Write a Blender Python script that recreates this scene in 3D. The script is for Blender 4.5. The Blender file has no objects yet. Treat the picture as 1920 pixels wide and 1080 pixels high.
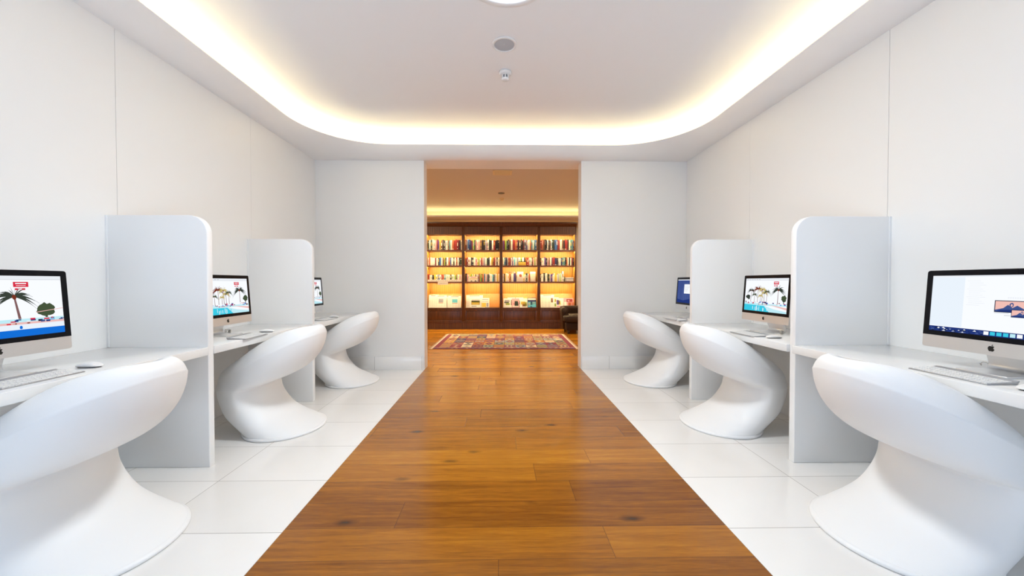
import bpy, bmesh, math, random
from mathutils import Vector, Matrix
random.seed(7)
S = bpy.context.scene
COL = S.collection
PI = math.pi

# ------------------------------------------------------------------ materials
def srgb(r, g, b):
    f = lambda c: (c / 12.92) if c <= 0.04045 else ((c + 0.055) / 1.055) ** 2.4
    return (f(r / 255), f(g / 255), f(b / 255), 1)

def new_mat(name):
    m = bpy.data.materials.new(name)
    m.use_nodes = True
    nt = m.node_tree
    return m, nt, nt.nodes['Principled BSDF']

def mat(name, col, rough=0.5, metal=0.0, spec=0.5, bump=0.0, bscale=60, coat=0.0):
    m, nt, b = new_mat(name)
    b.inputs['Base Color'].default_value = col
    b.inputs['Roughness'].default_value = rough
    b.inputs['Metallic'].default_value = metal
    b.inputs['Specular IOR Level'].default_value = spec
    b.inputs['Coat Weight'].default_value = coat
    if bump:
        tc = nt.nodes.new('ShaderNodeTexCoord')
        n = nt.nodes.new('ShaderNodeTexNoise'); n.inputs['Scale'].default_value = bscale
        n.inputs['Detail'].default_value = 4
        bp = nt.nodes.new('ShaderNodeBump'); bp.inputs['Strength'].default_value = bump
        bp.inputs['Distance'].default_value = 0.01
        nt.links.new(tc.outputs['Object'], n.inputs['Vector'])
        nt.links.new(n.outputs['Fac'], bp.inputs['Height'])
        nt.links.new(bp.outputs['Normal'], b.inputs['Normal'])
    return m

def emit(name, col, strength):
    m, nt, b = new_mat(name)
    b.inputs['Base Color'].default_value = (0, 0, 0, 1)
    b.inputs['Specular IOR Level'].default_value = 0.0
    b.inputs['Emission Color'].default_value = col
    b.inputs['Emission Strength'].default_value = strength
    return m

def N(nt, typ, **kw):
    n = nt.nodes.new(typ)
    for k, v in kw.items():
        setattr(n, k, v)
    return n

def math_node(nt, op, a, b=None, c=None):
    n = nt.nodes.new('ShaderNodeMath'); n.operation = op
    for i, x in enumerate((a, b, c)):
        if x is None: continue
        if hasattr(x, 'is_linked'): nt.links.new(x, n.inputs[i])
        else: n.inputs[i].default_value = x
    return n.outputs[0]

def mixc(nt, fac, a, b, mode='MIX'):
    n = nt.nodes.new('ShaderNodeMix'); n.data_type = 'RGBA'; n.blend_type = mode
    for i, x in ((0, fac), (6, a), (7, b)):
        if hasattr(x, 'is_linked'): nt.links.new(x, n.inputs[i])
        else: n.inputs[i].default_value = x
    return n.outputs[2]

def ramp(nt, fac, stops):
    n = nt.nodes.new('ShaderNodeValToRGB')
    e = n.color_ramp.elements
    while len(e) < len(stops): e.new(0.5)
    for i, (p, c) in enumerate(stops):
        e[i].position = p; e[i].color = c
    nt.links.new(fac, n.inputs[0])
    return n.outputs[0]

def wood_floor_mat():
    m, nt, b = new_mat('oiled_plank_floor')
    tc = N(nt, 'ShaderNodeTexCoord'); sp = N(nt, 'ShaderNodeSeparateXYZ')
    nt.links.new(tc.outputs['Object'], sp.inputs[0])
    X, Y = sp.outputs[0], sp.outputs[1]
    PW = 0.2035
    yy = math_node(nt, 'DIVIDE', math_node(nt, 'ADD', Y, 5 * PW - 1.53), PW)
    row = math_node(nt, 'FLOOR', yy)
    fy = math_node(nt, 'SUBTRACT', yy, row)
    wn = N(nt, 'ShaderNodeTexWhiteNoise', noise_dimensions='1D'); nt.links.new(row, wn.inputs['W'])
    xx = math_node(nt, 'DIVIDE', math_node(nt, 'ADD', X, math_node(nt, 'MULTIPLY', wn.outputs['Value'], 2.6)), 1.9)
    pl = math_node(nt, 'FLOOR', xx)
    fx = math_node(nt, 'SUBTRACT', xx, pl)
    cm = N(nt, 'ShaderNodeCombineXYZ'); nt.links.new(row, cm.inputs[0]); nt.links.new(pl, cm.inputs[1])
    wn2 = N(nt, 'ShaderNodeTexWhiteNoise', noise_dimensions='3D'); nt.links.new(cm.outputs[0], wn2.inputs['Vector'])
    rnd = wn2.outputs['Value']
    # grain: noise stretched along the plank, offset per plank
    off = N(nt, 'ShaderNodeCombineXYZ')
    nt.links.new(math_node(nt, 'ADD', math_node(nt, 'MULTIPLY', X, 1.1), math_node(nt, 'MULTIPLY', rnd, 37.0)), off.inputs[0])
    nt.links.new(math_node(nt, 'ADD', math_node(nt, 'MULTIPLY', Y, 17.0), math_node(nt, 'MULTIPLY', rnd, 91.0)), off.inputs[1])
    g = N(nt, 'ShaderNodeTexNoise'); g.inputs['Scale'].default_value = 1.6; g.inputs['Detail'].default_value = 7
    g.inputs['Roughness'].default_value = 0.62; g.inputs['Distortion'].default_value = 0.9
    nt.links.new(off.outputs[0], g.inputs['Vector'])
    off2 = N(nt, 'ShaderNodeCombineXYZ')
    nt.links.new(math_node(nt, 'MULTIPLY', X, 9.0), off2.inputs[0])
    nt.links.new(math_node(nt, 'MULTIPLY', Y, 170.0), off2.inputs[1])
    g2 = N(nt, 'ShaderNodeTexNoise'); g2.inputs['Scale'].default_value = 1.5; g2.inputs['Detail'].default_value = 3
    nt.links.new(off2.outputs[0], g2.inputs['Vector'])
    rt = N(nt, 'ShaderNodeValToRGB'); rt.color_ramp.interpolation = 'CONSTANT'
    el = rt.color_ramp.elements; vals = {0: .5, 4: .5, 5: .42, 6: .34, 7: .55, 8: .1, 9: .62, 10: .5, 11: .62, 12: .45, 13: .6, 14: .5, 15: .65}
    while len(el) < len(vals): el.new(0.5)
    for k, (rw, v) in enumerate(vals.items()): el[k].position = (rw - .01) / 24 if rw else 0; el[k].color = (v, v, v, 1)
    nt.links.new(math_node(nt, 'DIVIDE', row, 24.0), rt.inputs[0])
    rnd_t = math_node(nt, 'ADD', math_node(nt, 'MULTIPLY', rnd, 0.2), math_node(nt, 'MULTIPLY', rt.outputs[0], 0.7))
    tone = math_node(nt, 'ADD', rnd_t,
                     math_node(nt, 'ADD', math_node(nt, 'MULTIPLY', g.outputs['Fac'], 0.66), math_node(nt, 'MULTIPLY', g2.outputs['Fac'], 0.30)))
    tone = math_node(nt, 'SUBTRACT', tone, 0.47)
    c = ramp(nt, tone, [(0.15, (0.12, 0.034, 0.003, 1)), (0.38, (0.24, 0.080, 0.005, 1)),
                        (0.6, (0.38, 0.142, 0.008, 1)), (0.85, (0.56, 0.25, 0.018, 1))])
    # knots
    kv = N(nt, 'ShaderNodeCombineXYZ')
    nt.links.new(math_node(nt, 'MULTIPLY', X, 2.1), kv.inputs[0]); nt.links.new(math_node(nt, 'MULTIPLY', Y, 5.2), kv.inputs[1])
    vo = N(nt, 'ShaderNodeTexVoronoi'); vo.inputs['Scale'].default_value = 1.0
    wob = N(nt, 'ShaderNodeTexNoise'); wob.inputs['Scale'].default_value = 9; nt.links.new(tc.outputs['Object'], wob.inputs['Vector'])
    nt.links.new(kv.outputs[0], vo.inputs['Vector'])
    kd = math_node(nt, 'ADD', vo.outputs['Distance'], math_node(nt, 'MULTIPLY', math_node(nt, 'SUBTRACT', wob.outputs['Fac'], 0.5), 0.16))
    sep = N(nt, 'ShaderNodeSeparateColor'); nt.links.new(vo.outputs['Color'], sep.inputs[0])
    pick = math_node(nt, 'GREATER_THAN', sep.outputs[0], 0.3)
    kn = N(nt, 'ShaderNodeMapRange'); kn.inputs[1].default_value = 0.015; kn.inputs[2].default_value = 0.15
    kn.inputs[3].default_value = 1; kn.inputs[4].default_value = 0
    nt.links.new(kd, kn.inputs[0])
    c = mixc(nt, math_node(nt, 'MULTIPLY', math_node(nt, 'MULTIPLY', kn.outputs[0], pick), 0.85), c, (0.025, 0.01, 0.004, 1))
    # seams between planks
    e1 = math_node(nt, 'LESS_THAN', fy, 0.012); e2 = math_node(nt, 'LESS_THAN', fx, 0.0014)
    seam = math_node(nt, 'MAXIMUM', e1, e2)
    c = mixc(nt, math_node(nt, 'MULTIPLY', seam, 0.7), c, (0.05, 0.018, 0.006, 1))
    nt.links.new(c, b.inputs['Base Color'])
    r = math_node(nt, 'ADD', math_node(nt, 'MULTIPLY', g.outputs['Fac'], 0.12), 0.13)
    nt.links.new(r, b.inputs['Roughness'])
    b.inputs['Specular IOR Level'].default_value = 0.36
    bp = N(nt, 'ShaderNodeBump'); bp.inputs['Strength'].default_value = 0.12; bp.inputs['Distance'].default_value = 0.004
    nt.links.new(math_node(nt, 'SUBTRACT', g2.outputs['Fac'], math_node(nt, 'MULTIPLY', seam, 0.8)), bp.inputs['Height'])
    nt.links.new(bp.outputs['Normal'], b.inputs['Normal'])
    return m

def tile_mat(name, xoff, pitch_x, y0=1.711, pitch_y=0.4535):
    m, nt, b = new_mat(name)
    tc = N(nt, 'ShaderNodeTexCoord'); sp = N(nt, 'ShaderNodeSeparateXYZ')
    nt.links.new(tc.outputs['Object'], sp.inputs[0])
    def grid(v, o, p):
        t = math_node(nt, 'DIVIDE', math_node(nt, 'SUBTRACT', v, o - 40 * p), p)
        fl = math_node(nt, 'FLOOR', t)
        d = math_node(nt, 'ABSOLUTE', math_node(nt, 'SUBTRACT', math_node(nt, 'SUBTRACT', t, fl), 0.5))
        return math_node(nt, 'GREATER_THAN', d, 0.5 - 0.0016 / p), fl
    gx, ix = grid(sp.outputs[0], xoff, pitch_x)
    gy, iy = grid(sp.outputs[1], y0, pitch_y)
    gr = math_node(nt, 'MAXIMUM', gx, gy)
    cm = N(nt, 'ShaderNodeCombineXYZ'); nt.links.new(ix, cm.inputs[0]); nt.links.new(iy, cm.inputs[1])
    wn = N(nt, 'ShaderNodeTexWhiteNoise'); nt.links.new(cm.outputs[0], wn.inputs['Vector'])
    no = N(nt, 'ShaderNodeTexNoise'); no.inputs['Scale'].default_value = 5; no.inputs['Detail'].default_value = 5
    nt.links.new(tc.outputs['Object'], no.inputs['Vector'])
    t = math_node(nt, 'ADD', math_node(nt, 'MULTIPLY', wn.outputs['Value'], 0.5), math_node(nt, 'MULTIPLY', no.outputs['Fac'], 0.5))
    c = ramp(nt, t, [(0.1, (0.80, 0.78, 0.75, 1)), (0.9, (0.86, 0.845, 0.82, 1))])
    c = mixc(nt, gr, c, (0.30, 0.28, 0.25, 1))
    nt.links.new(c, b.inputs['Base Color'])
    nt.links.new(math_node(nt, 'ADD', math_node(nt, 'MULTIPLY', gr, 0.5), 0.16), b.inputs['Roughness'])
    bp = N(nt, 'ShaderNodeBump'); bp.inputs['Strength'].default_value = 0.25; bp.inputs['Distance'].default_value = 0.002
    nt.links.new(math_node(nt, 'SUBTRACT', 1.0, gr), bp.inputs['Height'])
    nt.links.new(bp.outputs['Normal'], b.inputs['Normal'])
    return m

def dark_wood_mat(name, a, bcol, groove=0.0, rough=0.32, axis=0):
    m, nt, b = new_mat(name)
    tc = N(nt, 'ShaderNodeTexCoord'); mp = N(nt, 'ShaderNodeMapping')
    nt.links.new(tc.outputs['Object'], mp.inputs[0])
    mp.inputs['Scale'].default_value = (26, 26, 2.2)
    n = N(nt, 'ShaderNodeTexNoise'); n.inputs['Scale'].default_value = 1.5; n.inputs['Detail'].default_value = 6
    n.inputs['Distortion'].default_value = 0.6
    nt.links.new(mp.outputs[0], n.inputs['Vector'])
    c = ramp(nt, n.outputs['Fac'], [(0.3, a), (0.7, bcol)])
    if groove:
        sp = N(nt, 'ShaderNodeSeparateXYZ'); nt.links.new(tc.outputs['Object'], sp.inputs[0])
        t = math_node(nt, 'FRACT', math_node(nt, 'DIVIDE', math_node(nt, 'ADD', sp.outputs[0], 50.0), groove))
        d = math_node(nt, 'ABSOLUTE', math_node(nt, 'SUBTRACT', t, 0.5))
        g = N(nt, 'ShaderNodeMapRange'); g.inputs[1].default_value = 0.36; g.inputs[2].default_value = 0.5
        nt.links.new(d, g.inputs[0])
        c = mixc(nt, math_node(nt, 'MULTIPLY', g.outputs[0], 0.4), c, tuple(x * 0.25 for x in a[:3]) + (1,))
        bp = N(nt, 'ShaderNodeBump'); bp.inputs['Strength'].default_value = 0.4; bp.inputs['Distance'].default_value = 0.005
        nt.links.new(math_node(nt, 'SUBTRACT', 1.0, g.outputs[0]), bp.inputs['Height'])
        nt.links.new(bp.outputs['Normal'], b.inputs['Normal'])
    nt.links.new(c, b.inputs['Base Color'])
    b.inputs['Roughness'].default_value = rough
    return m

M = {}
M['wall'] = mat('white_satin_wall', (0.82, 0.815, 0.80, 1), 0.34, spec=0.4)
M['ceil'] = mat('white_ceiling', (0.89, 0.89, 0.90, 1), 0.7)
M['cove'] = mat('white_cove', (0.87, 0.865, 0.86, 1), 0.6)
M['solid'] = mat('white_solid_surface', (0.86, 0.86, 0.855, 1), 0.28)
M['desk'] = mat('white_desk_top', (0.80, 0.795, 0.78, 1), 0.16)
M['plastic'] = mat('white_matte_plastic', (0.85, 0.85, 0.845, 1), 0.42, spec=0.35, bump=0.03, bscale=420)
M['tile_left'] = tile_mat('white_tile_left', -1.007, 0.629)
M['tile_right'] = tile_mat('white_tile_right', 1.063, 0.641)
M['base_tile'] = tile_mat('white_tile_base', -1.662, 0.62, 0, 50)
M['wood_floor'] = wood_floor_mat()
M['lib_wall'] = mat('cream_library_wall', (0.62, 0.54, 0.44, 1), 0.7)
M['lib_ceil'] = mat('warm_library_ceiling', (0.58, 0.53, 0.47, 1), 0.8)
M['key_bed'] = mat('keyboard_bed', (0.42, 0.42, 0.43, 1), 0.4, metal=0.6)
M['alu'] = mat('aluminium', (0.72, 0.72, 0.72, 1), 0.34, metal=0.75)
M['alu_dark'] = mat('dark_aluminium', (0.30, 0.30, 0.31, 1), 0.4, metal=0.7)
M['glass_black'] = mat('black_glass', (0.004, 0.004, 0.006, 1), 0.15, spec=0.15)
M['logo'] = mat('black_emblem', (0.004, 0.004, 0.004, 1), 0.3)
M['key'] = mat('white_key', (0.80, 0.80, 0.79, 1), 0.4)
M['steel'] = mat('steel_cable', (0.45, 0.43, 0.40, 1), 0.3, metal=1.0)
M['grille'] = mat('grey_grille', (0.52, 0.55, 0.60, 1), 0.5, bump=0.5, bscale=350)
M['white_trim'] = mat('white_trim_plastic', (0.83, 0.83, 0.83, 1), 0.35)
M['lamp'] = emit('lamp_diffuser', (0.86, 0.95, 1.0, 1), 5.0)
M['cove_led'] = emit('warm_led', (1.0, 0.82, 0.46, 1), 30.0)
M['lib_led'] = emit('amber_led', (1.0, 0.78, 0.38, 1), 27.0)
M['shelf_led'] = emit('amber_shelf_led', (1.0, 0.80, 0.44, 1), 115.0)
M['mahogany'] = dark_wood_mat('mahogany', (0.048, 0.012, 0.003, 1), (0.105, 0.031, 0.007, 1))
M['mahogany_bead'] = dark_wood_mat('mahogany_bead_board', (0.065, 0.018, 0.004, 1), (0.12, 0.038, 0.008, 1), groove=0.055, rough=0.5)
M['shelf_back'] = dark_wood_mat('honey_bead_board', (0.42, 0.19, 0.024, 1), (0.50, 0.245, 0.036, 1), groove=0.05, rough=0.45)
M['honey_board'] = dark_wood_mat('honey_board', (0.44, 0.165, 0.016, 1), (0.54, 0.225, 0.028, 1), rough=0.45)
M['shelf_wood'] = dark_wood_mat('shelf_wood', (0.13, 0.04, 0.012, 1), (0.20, 0.066, 0.018, 1))
M['leather'] = mat('brown_leather', (0.028, 0.012, 0.005, 1), 0.6, spec=0.2, bump=0.4, bscale=70)
M['dark_leg'] = mat('dark_turned_leg', (0.012, 0.007, 0.005, 1), 0.3)
M['paper'] = mat('page_block', (0.74, 0.66, 0.50, 1), 0.8)
M['fringe'] = mat('cream_fringe', (0.62, 0.50, 0.36, 1), 0.9, bump=0.5, bscale=200)
M['brass'] = mat('brown_vent', (0.16, 0.09, 0.045, 1), 0.5)
M['cream'] = mat('cream_vent_frame', (0.70, 0.56, 0.32, 1), 0.5)
for k, c in dict(s_white=(247, 250, 255), s_sky=(232, 241, 250), s_bar=(232, 236, 242), s_grey=(180, 184, 190), s_red=(214, 40, 64), s_cyan=(60, 200, 226),
                 s_pale=(190, 234, 244), s_blue=(20, 110, 215), s_navy=(34, 54, 120), s_palm=(58, 66, 58), s_green=(70, 84, 60), s_trunk=(128, 92, 92),
                 s_brown=(120, 52, 36), s_gold=(196, 178, 110), s_pink=(236, 186, 182), s_desk=(60, 78, 138), s_desk2=(74, 92, 150), s_dark=(22, 30, 60),
                 s_peach=(240, 190, 180), s_slate=(64, 84, 140)).items():
    M[k] = emit('screen_' + k[2:], srgb(*c), 0.64)
BOOK = {'k': (24, 22, 24), 'g': (46, 62, 48), 'w': (236, 230, 212), 'p': (214, 160, 160), 'm': (122, 34, 44), 'y': (214, 184, 70), 'b': (62, 110, 170),
        'n': (34, 44, 92), 'r': (150, 38, 30), 'o': (190, 98, 56), 't': (80, 136, 140), 'u': (86, 58, 128), 'e': (150, 148, 152), 'l': (140, 170, 62),
        'c': (96, 190, 205), 'a': (120, 82, 56)}
BNAME = {'k': 'black', 'g': 'dark green', 'w': 'cream white', 'p': 'pale pink', 'm': 'maroon', 'y': 'yellow', 'b': 'blue', 'n': 'navy blue', 'r': 'red', 'o': 'orange',
         't': 'teal', 'u': 'purple', 'e': 'grey', 'l': 'lime green', 'c': 'light blue', 'a': 'brown'}
for k, c in BOOK.items():
    M['bk_' + k] = mat('cover_' + BNAME[k].replace(' ', '_'), srgb(*c), 0.5)

# ------------------------------------------------------------------ mesh builder
class MB:
    def __init__(s): s.v = []; s.f = []; s.m = []
    def add(s, vs, fs, mi=0):
        o = len(s.v); s.v += [tuple(v) for v in vs]
        for f in fs: s.f.append([i + o for i in f]); s.m.append(mi)
        return s
    def box(s, lo, hi, mi=0, mtx=None):
        x0, y0, z0 = lo; x1, y1, z1 = hi
        vs = [Vector(p) for p in ((x0, y0, z0), (x1, y0, z0), (x1, y1, z0), (x0, y1, z0), (x0, y0, z1), (x1, y0, z1), (x1, y1, z1), (x0, y1, z1))]
        if mtx: vs = [mtx @ v for v in vs]
        return s.add(vs, [(0, 3, 2, 1), (4, 5, 6, 7), (0, 1, 5, 4), (1, 2, 6, 5), (2, 3, 7, 6), (3, 0, 4, 7)], mi)
    def loft(s, rings, closed=True, cap0=True, cap1=True, mi=0):
        n = len(rings[0]); o = len(s.v)
        for r in rings: s.v += [tuple(p) for p in r]
        for i in range(len(rings) - 1):
            for j in range(n if closed else n - 1):
                k = (j + 1) % n
                s.f.append([o + i * n + j, o + i * n + k, o + (i + 1) * n + k, o + (i + 1) * n + j]); s.m.append(mi)
        if cap0: s.f.append([o + j for j in reversed(range(n))]); s.m.append(mi)
        if cap1: s.f.append([o + (len(rings) - 1) * n + j for j in range(n)]); s.m.append(mi)
        return s
    def lathe(s, prof, n=40, mi=0, c=(0, 0, 0)):
        rings = [[(c[0] + r * math.cos(2 * PI * j / n), c[1] + r * math.sin(2 * PI * j / n), c[2] + z) for j in range(n)] for r, z in prof]
        return s.loft(rings, mi=mi)
    def tube(s, pts, r, n=8, mi=0, cyc=False):
        pts = [Vector(p) for p in pts]; rings = []
        for i, p in enumerate(pts):
            t = (pts[min(i + 1, len(pts) - 1)] - pts[max(i - 1, 0)]).normalized()
            a = t.orthogonal().normalized() if abs(t.z) > .95 else t.cross(Vector((0, 0, 1))).normalized()
            b = t.cross(a)
            rings.append([p + a * r * math.cos(2 * PI * j / n) + b * r * math.sin(2 * PI * j / n) for j in range(n)])
        return s.loft(rings, mi=mi)
    def prism(s, pts, d, mi=0, z0=0.0):      # polygon in the xz plane pushed along y by d from y=z0
        n = len(pts)
        vs = [(x, z0, z) for x, z in pts] + [(x, z0 + d, z) for x, z in pts]
        fs = [list(range(n)), [n + i for i in reversed(range(n))]]
        for i in range(n):
            k = (i + 1) % n; fs.append([i, i + n, k + n, k])
        return s.add(vs, fs, mi)
    def build(s, name, mats, parent=None, smooth=False, bevel=0, seg=2, angle=40):
        me = bpy.data.meshes.new(name); me.from_pydata(s.v, [], s.f)
        if not isinstance(mats, (list, tuple)): mats = [mats]
        for m in mats: me.materials.append(m)
        me.polygons.foreach_set('material_index', s.m)
        bm = bmesh.new(); bm.from_mesh(me); bmesh.ops.recalc_face_normals(bm, faces=bm.faces)
        if bevel:
            es = [e for e in bm.edges if len(e.link_faces) == 2 and e.calc_face_angle(0) > math.radians(angle)]
            bmesh.ops.bevel(bm, geom=es, offset=bevel, segments=seg, affect='EDGES', profile=0.5, clamp_overlap=True)
        bm.to_mesh(me); bm.free()
        me.polygons.foreach_set('use_smooth', [bool(smooth or bevel)] * len(me.polygons))
        if bevel and not smooth: me.set_sharp_from_angle(angle=math.radians(50))
        o = bpy.data.objects.new(name, me); COL.objects.link(o)
        if parent: o.parent = parent
        return o

def tag(o, label, cat, group=None):
    o['label'] = label; o['category'] = cat
    if group: o['group'] = group
    return o
def thing(name, label, cat, loc=(0, 0, 0), rz=0.0, group=None):
    o = bpy.data.objects.new(name, None); COL.objects.link(o)
    o.empty_display_size = 0.05
    o.location = loc; o.rotation_euler = (0, 0, rz)
    return tag(o, label, cat, group)
def struct(o):
    o['kind'] = 'structure'; return o
def dup(root, loc, rz, label, group=None):
    r = root.copy(); COL.objects.link(r); r.location = loc; r.rotation_euler = (0, 0, rz); r['label'] = label
    if group: r['group'] = group
    for ch in list(root.children):
        c = ch.copy(); COL.objects.link(c); c.parent = r
        for g in ch.children:
            d = g.copy(); COL.objects.link(d); d.parent = c
    return r

# ------------------------------------------------------------------ room numbers (metres; camera at x=0, y=0)
XL, XR = -1.007, 1.063            # edges of the wooden walkway
WL, WR = -2.425, 2.464            # side walls
D = 4.927                         # front of the end wall
HC = 2.747                        # underside of the soffit
ZC = 3.05                         # raised ceiling
YB = -1.0                         # rear of the room, behind the camera
LY0, LY1 = 5.11, 9.62             # library
LX0, LX1 = -3.4, 3.6
LZ = 2.95

def slab(name, lo, hi, m, bevel=0):
    return struct(MB().box(lo, hi).build(name, m, bevel=bevel))

# floors
slab('floor', (XL, YB, -0.08), (XR, LY0, 0), M['wood_floor'])
slab('floor', (LX0, LY0, -0.08), (LX1, LY1, 0), M['wood_floor'])
slab('floor', (WL, YB, -0.08), (XL, D, 0), M['tile_left'])
slab('floor', (XR, YB, -0.08), (WR, D, 0), M['tile_right'])
# side walls: white boards with fine joints
def paneled_wall(name, x, out, joints):
    ys = [YB] + joints + [D]
    mb = MB()
    for a, b in zip(ys[:-1], ys[1:]):
        mb.box((min(x, x + out * 0.02), a + 0.001, 0), (max(x, x + out * 0.02), b - 0.001, ZC))
    o1 = min(x + out * 0.02, x + out * 0.14); o2 = max(x + out * 0.02, x + out * 0.14)
    mb.box((o1, YB, 0), (o2, D, ZC))
    return struct(mb.build(name, M['wall']))
paneled_wall('wall_left', WL, -1, [1.1, 2.40, 3.67])
paneled_wall('wall_right', WR, 1, [1.1, 2.35, 3.67])
# end wall: two returns beside the opening, the lintel is the soffit slab above
slab('wall_end_left', (WL - 0.14, D, 0), (XL, D + 0.19, HC), M['wall'])
slab('wall_end_right', (XR, D, 0), (WR + 0.14, D + 0.19, HC), M['wall'])
struct(MB().box((LX0, D, HC), (LX1, D + 0.36, ZC + 0.1)).build('wall_end_top', M['wall']))
slab('wall_library_side', (LX0, D + 0.19, 0), (WL - 0.14, D + 0.36, HC), M['lib_wall'])
slab('wall_library_side', (WR + 0.14, D + 0.19, 0), (LX1, D + 0.36, HC), M['lib_wall'])
# unseen rear wall; doorway shaped wide to leave the near walls dim and bluish
RX0, RX1, RZ = -2.2, 2.2, 2.68
slab('wall_rear_left', (WL - 0.14, YB - 0.15, 0), (RX0, YB, ZC), M['wall'])
slab('wall_rear_right', (RX1, YB - 0.15, 0), (WR + 0.14, YB, ZC), M['wall'])
slab('wall_rear_top', (RX0, YB - 0.15, RZ), (RX1, YB, ZC), M['wall'])
slab('ceiling', (WL - 0.14, YB - 0.15, ZC), (WR + 0.14, D, ZC + 0.1), M['ceil'])
# baseboards (tile)
slab('baseboard_left', (WL, D - 0.012, 0), (XL - 0.01, D, 0.17), M['base_tile'], 0.002)
slab('baseboard_right', (XR + 0.01, D - 0.012, 0), (WR, D, 0.17), M['base_tile'], 0.002)

# soffit with a bull-nosed lip and a light trough behind it
W_L, ZL = 0.20, 2.883
def soffit(name, wl, wr, yb, d, wlip, hc, zl, rad, m, trough):
    xi0, xi1, yi = wl + wlip, wr - wlip, d - wlip
    inner, outer = [], []
    n = 24
    ys = [yb + (yi - rad - yb) * i / 6 for i in range(7)]
    for y in ys: inner.append((xi0, y)); outer.append((wl, y))
    for i in range(1, n + 1):
        a = PI - i / n * PI / 2
        px, py = xi0 + rad + rad * math.cos(a), yi - rad + rad * math.sin(a)
        inner.append((px, py))
        t = i / n
        if t <= 0.5: outer.append((wl, (yi - rad) + (d - yi + rad) * (t / 0.5)))
        else: outer.append((wl + (wlip + rad) * ((t - 0.5) / 0.5), d))
    for i in range(1, 9):
        x = xi0 + rad + (xi1 - xi0 - 2 * rad) * i / 8
        inner.append((x, yi)); outer.append((x, d))
    for i in range(1, n + 1):
        a = PI / 2 - i / n * PI / 2
        px, py = xi1 - rad + rad * math.cos(a), yi - rad + rad * math.sin(a)
        inner.append((px, py)); t = i / n
        if t <= 0.5: outer.append((wr - (wlip + rad) * (1 - t / 0.5), d))
        else: outer.append((wr, d - (d - yi + rad) * ((t - 0.5) / 0.5)))
    for y in reversed(ys[:-1]): inner.append((xi1, y)); outer.append((wr, y))
    mb = MB(); rows = []
    prof = []
    for k in range(15):
        th = math.radians(66) * k / 14
        prof.append((math.sin(th) / math.sin(math.radians(66)), hc + (zl - hc) * (1 - math.cos(th)) / (1 - math.cos(math.radians(66)))))
    nrm = []
    for i, p in enumerate(inner):
        a, b = Vector(inner[max(i - 1, 0)]), Vector(inner[min(i + 1, len(inner) - 1)])
        t = (b - a).normalized(); nrm.append(Vector((-t.y, t.x)))
    for I, O, nn in zip(inner, outer, nrm):
        I = Vector(I); O = Vector(O); r = []
        for s, z in prof: p = O.lerp(I, s); r.append((p.x, p.y, z))
        for off, z in ((.006, zl + .001), (.03, zl - .018), (.05, zl - trough), (wlip - .004, zl - trough), (wlip - .004, ZC - .001)):
            e = I + nn * off; r.append((e.x, e.y, z))
        rows.append(r)
    mb.loft(rows, closed=False, cap0=False, cap1=False)
    return mb.build(name, m, smooth=True), inner, [tuple(Vector(i) + n) for i, n in zip(inner, nrm)]
so, inner, outer = soffit('trim_1', WL, WR, YB, D, W_L, HC, ZL, 0.85, M['cove'], 0.032)
so.data.set_sharp_from_angle(angle=math.radians(50)); struct(so)
# warm strip lying in the trough
def led(inner, outer, z, t, m, label, wid=0.012):
    mb = MB(); rows = []
    for I, O in zip(inner, outer):
        I = Vector(I); O = Vector(O); d = (O - I).normalized()
        p = I + d * 0.10; q = I + d * (0.10 + wid)
        rows.append([(p.x, p.y, z), (q.x, q.y, z), (q.x, q.y, z + t), (p.x, p.y, z + t)])
    mb.loft(rows)
    return tag(mb.build('cove_light_strip', m), label, 'light strip')
led(inner, outer, ZL - 0.0315, 0.008, M['cove_led'], 'warm white light strip hidden in the curved ceiling cove above the computer desks')

# ------------------------------------------------------------------ library shell
slab('wall_library_left', (LX0 - 0.1, LY0 + 0.18, 0), (LX0, LY1, LZ), M['lib_wall'])
slab('wall_library_right', (LX1, LY0 + 0.18, 0), (LX1 + 0.1, LY1, LZ), M['lib_wall'])
slab('wall_library_back', (LX0, LY1 - 0.06, 0), (LX1, LY1, LZ), M['lib_wall'])
slab('ceiling', (LX0, D + 0.36, LZ), (LX1, LY1, LZ + 0.1), M['lib_ceil'])
# bulkhead above the bookcase with its own light trough
mb = MB(); yl = 8.7
prof = [(9.56, 2.665), (8.9, 2.665), (8.78, 2.668), (8.73, 2.675), (8.705, 2.69), (8.70, 2.705), (8.712, 2.706), (8.712, 2.675), (9.56, 2.675)]
mb.loft([[(LX0, y, z) for y, z in prof], [(LX1, y, z) for y, z in prof]])
struct(mb.build('trim_2', M['lib_ceil']))
mb = MB().box((LX0 + .05, 9.30, 2.678), (LX1 - .05, 9.32, 2.69))
tag(mb.build('cove_light_strip', M['lib_led']), 'amber light strip hidden in the cove above the dark wood bookcase', 'light strip')
slab('trim_3', (LX0, 9.12, 2.625), (LX1, 9.3, 2.664), M['cream'], 0.004)

# ------------------------------------------------------------------ ceiling fittings
t = thing('ceiling_lamp', 'large round white recessed ceiling lamp above the wooden walkway', 'lamp', (0.045, 2.285, ZC))
MB().lathe([(0.307, 0), (0.307, -0.012), (0.295, -0.02), (0.262, -0.02), (0.255, -0.012), (0.255, 0)], 64).build('trim_ring', M['white_trim'], t, smooth=True)
MB().lathe([(0.254, -0.002), (0.254, -0.008), (0.001, -0.010)], 48).build('diffuser', M['lamp'], t)
t = thing('ceiling_speaker', 'round white ceiling speaker with a grey perforated grille', 'speaker', (0.031, 3.006, ZC))
MB().lathe([(0.099, 0), (0.099, -0.006), (0.092, -0.011), (0.082, -0.010), (0.080, -0.004), (0.080, 0)], 48).build('trim_ring', M['white_trim'], t, smooth=True)
MB().lathe([(0.079, -0.001), (0.079, -0.005), (0.012, -0.006), (0.010, -0.009), (0.001, -0.009)], 48).build('grille', M['grille'], t)
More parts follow.
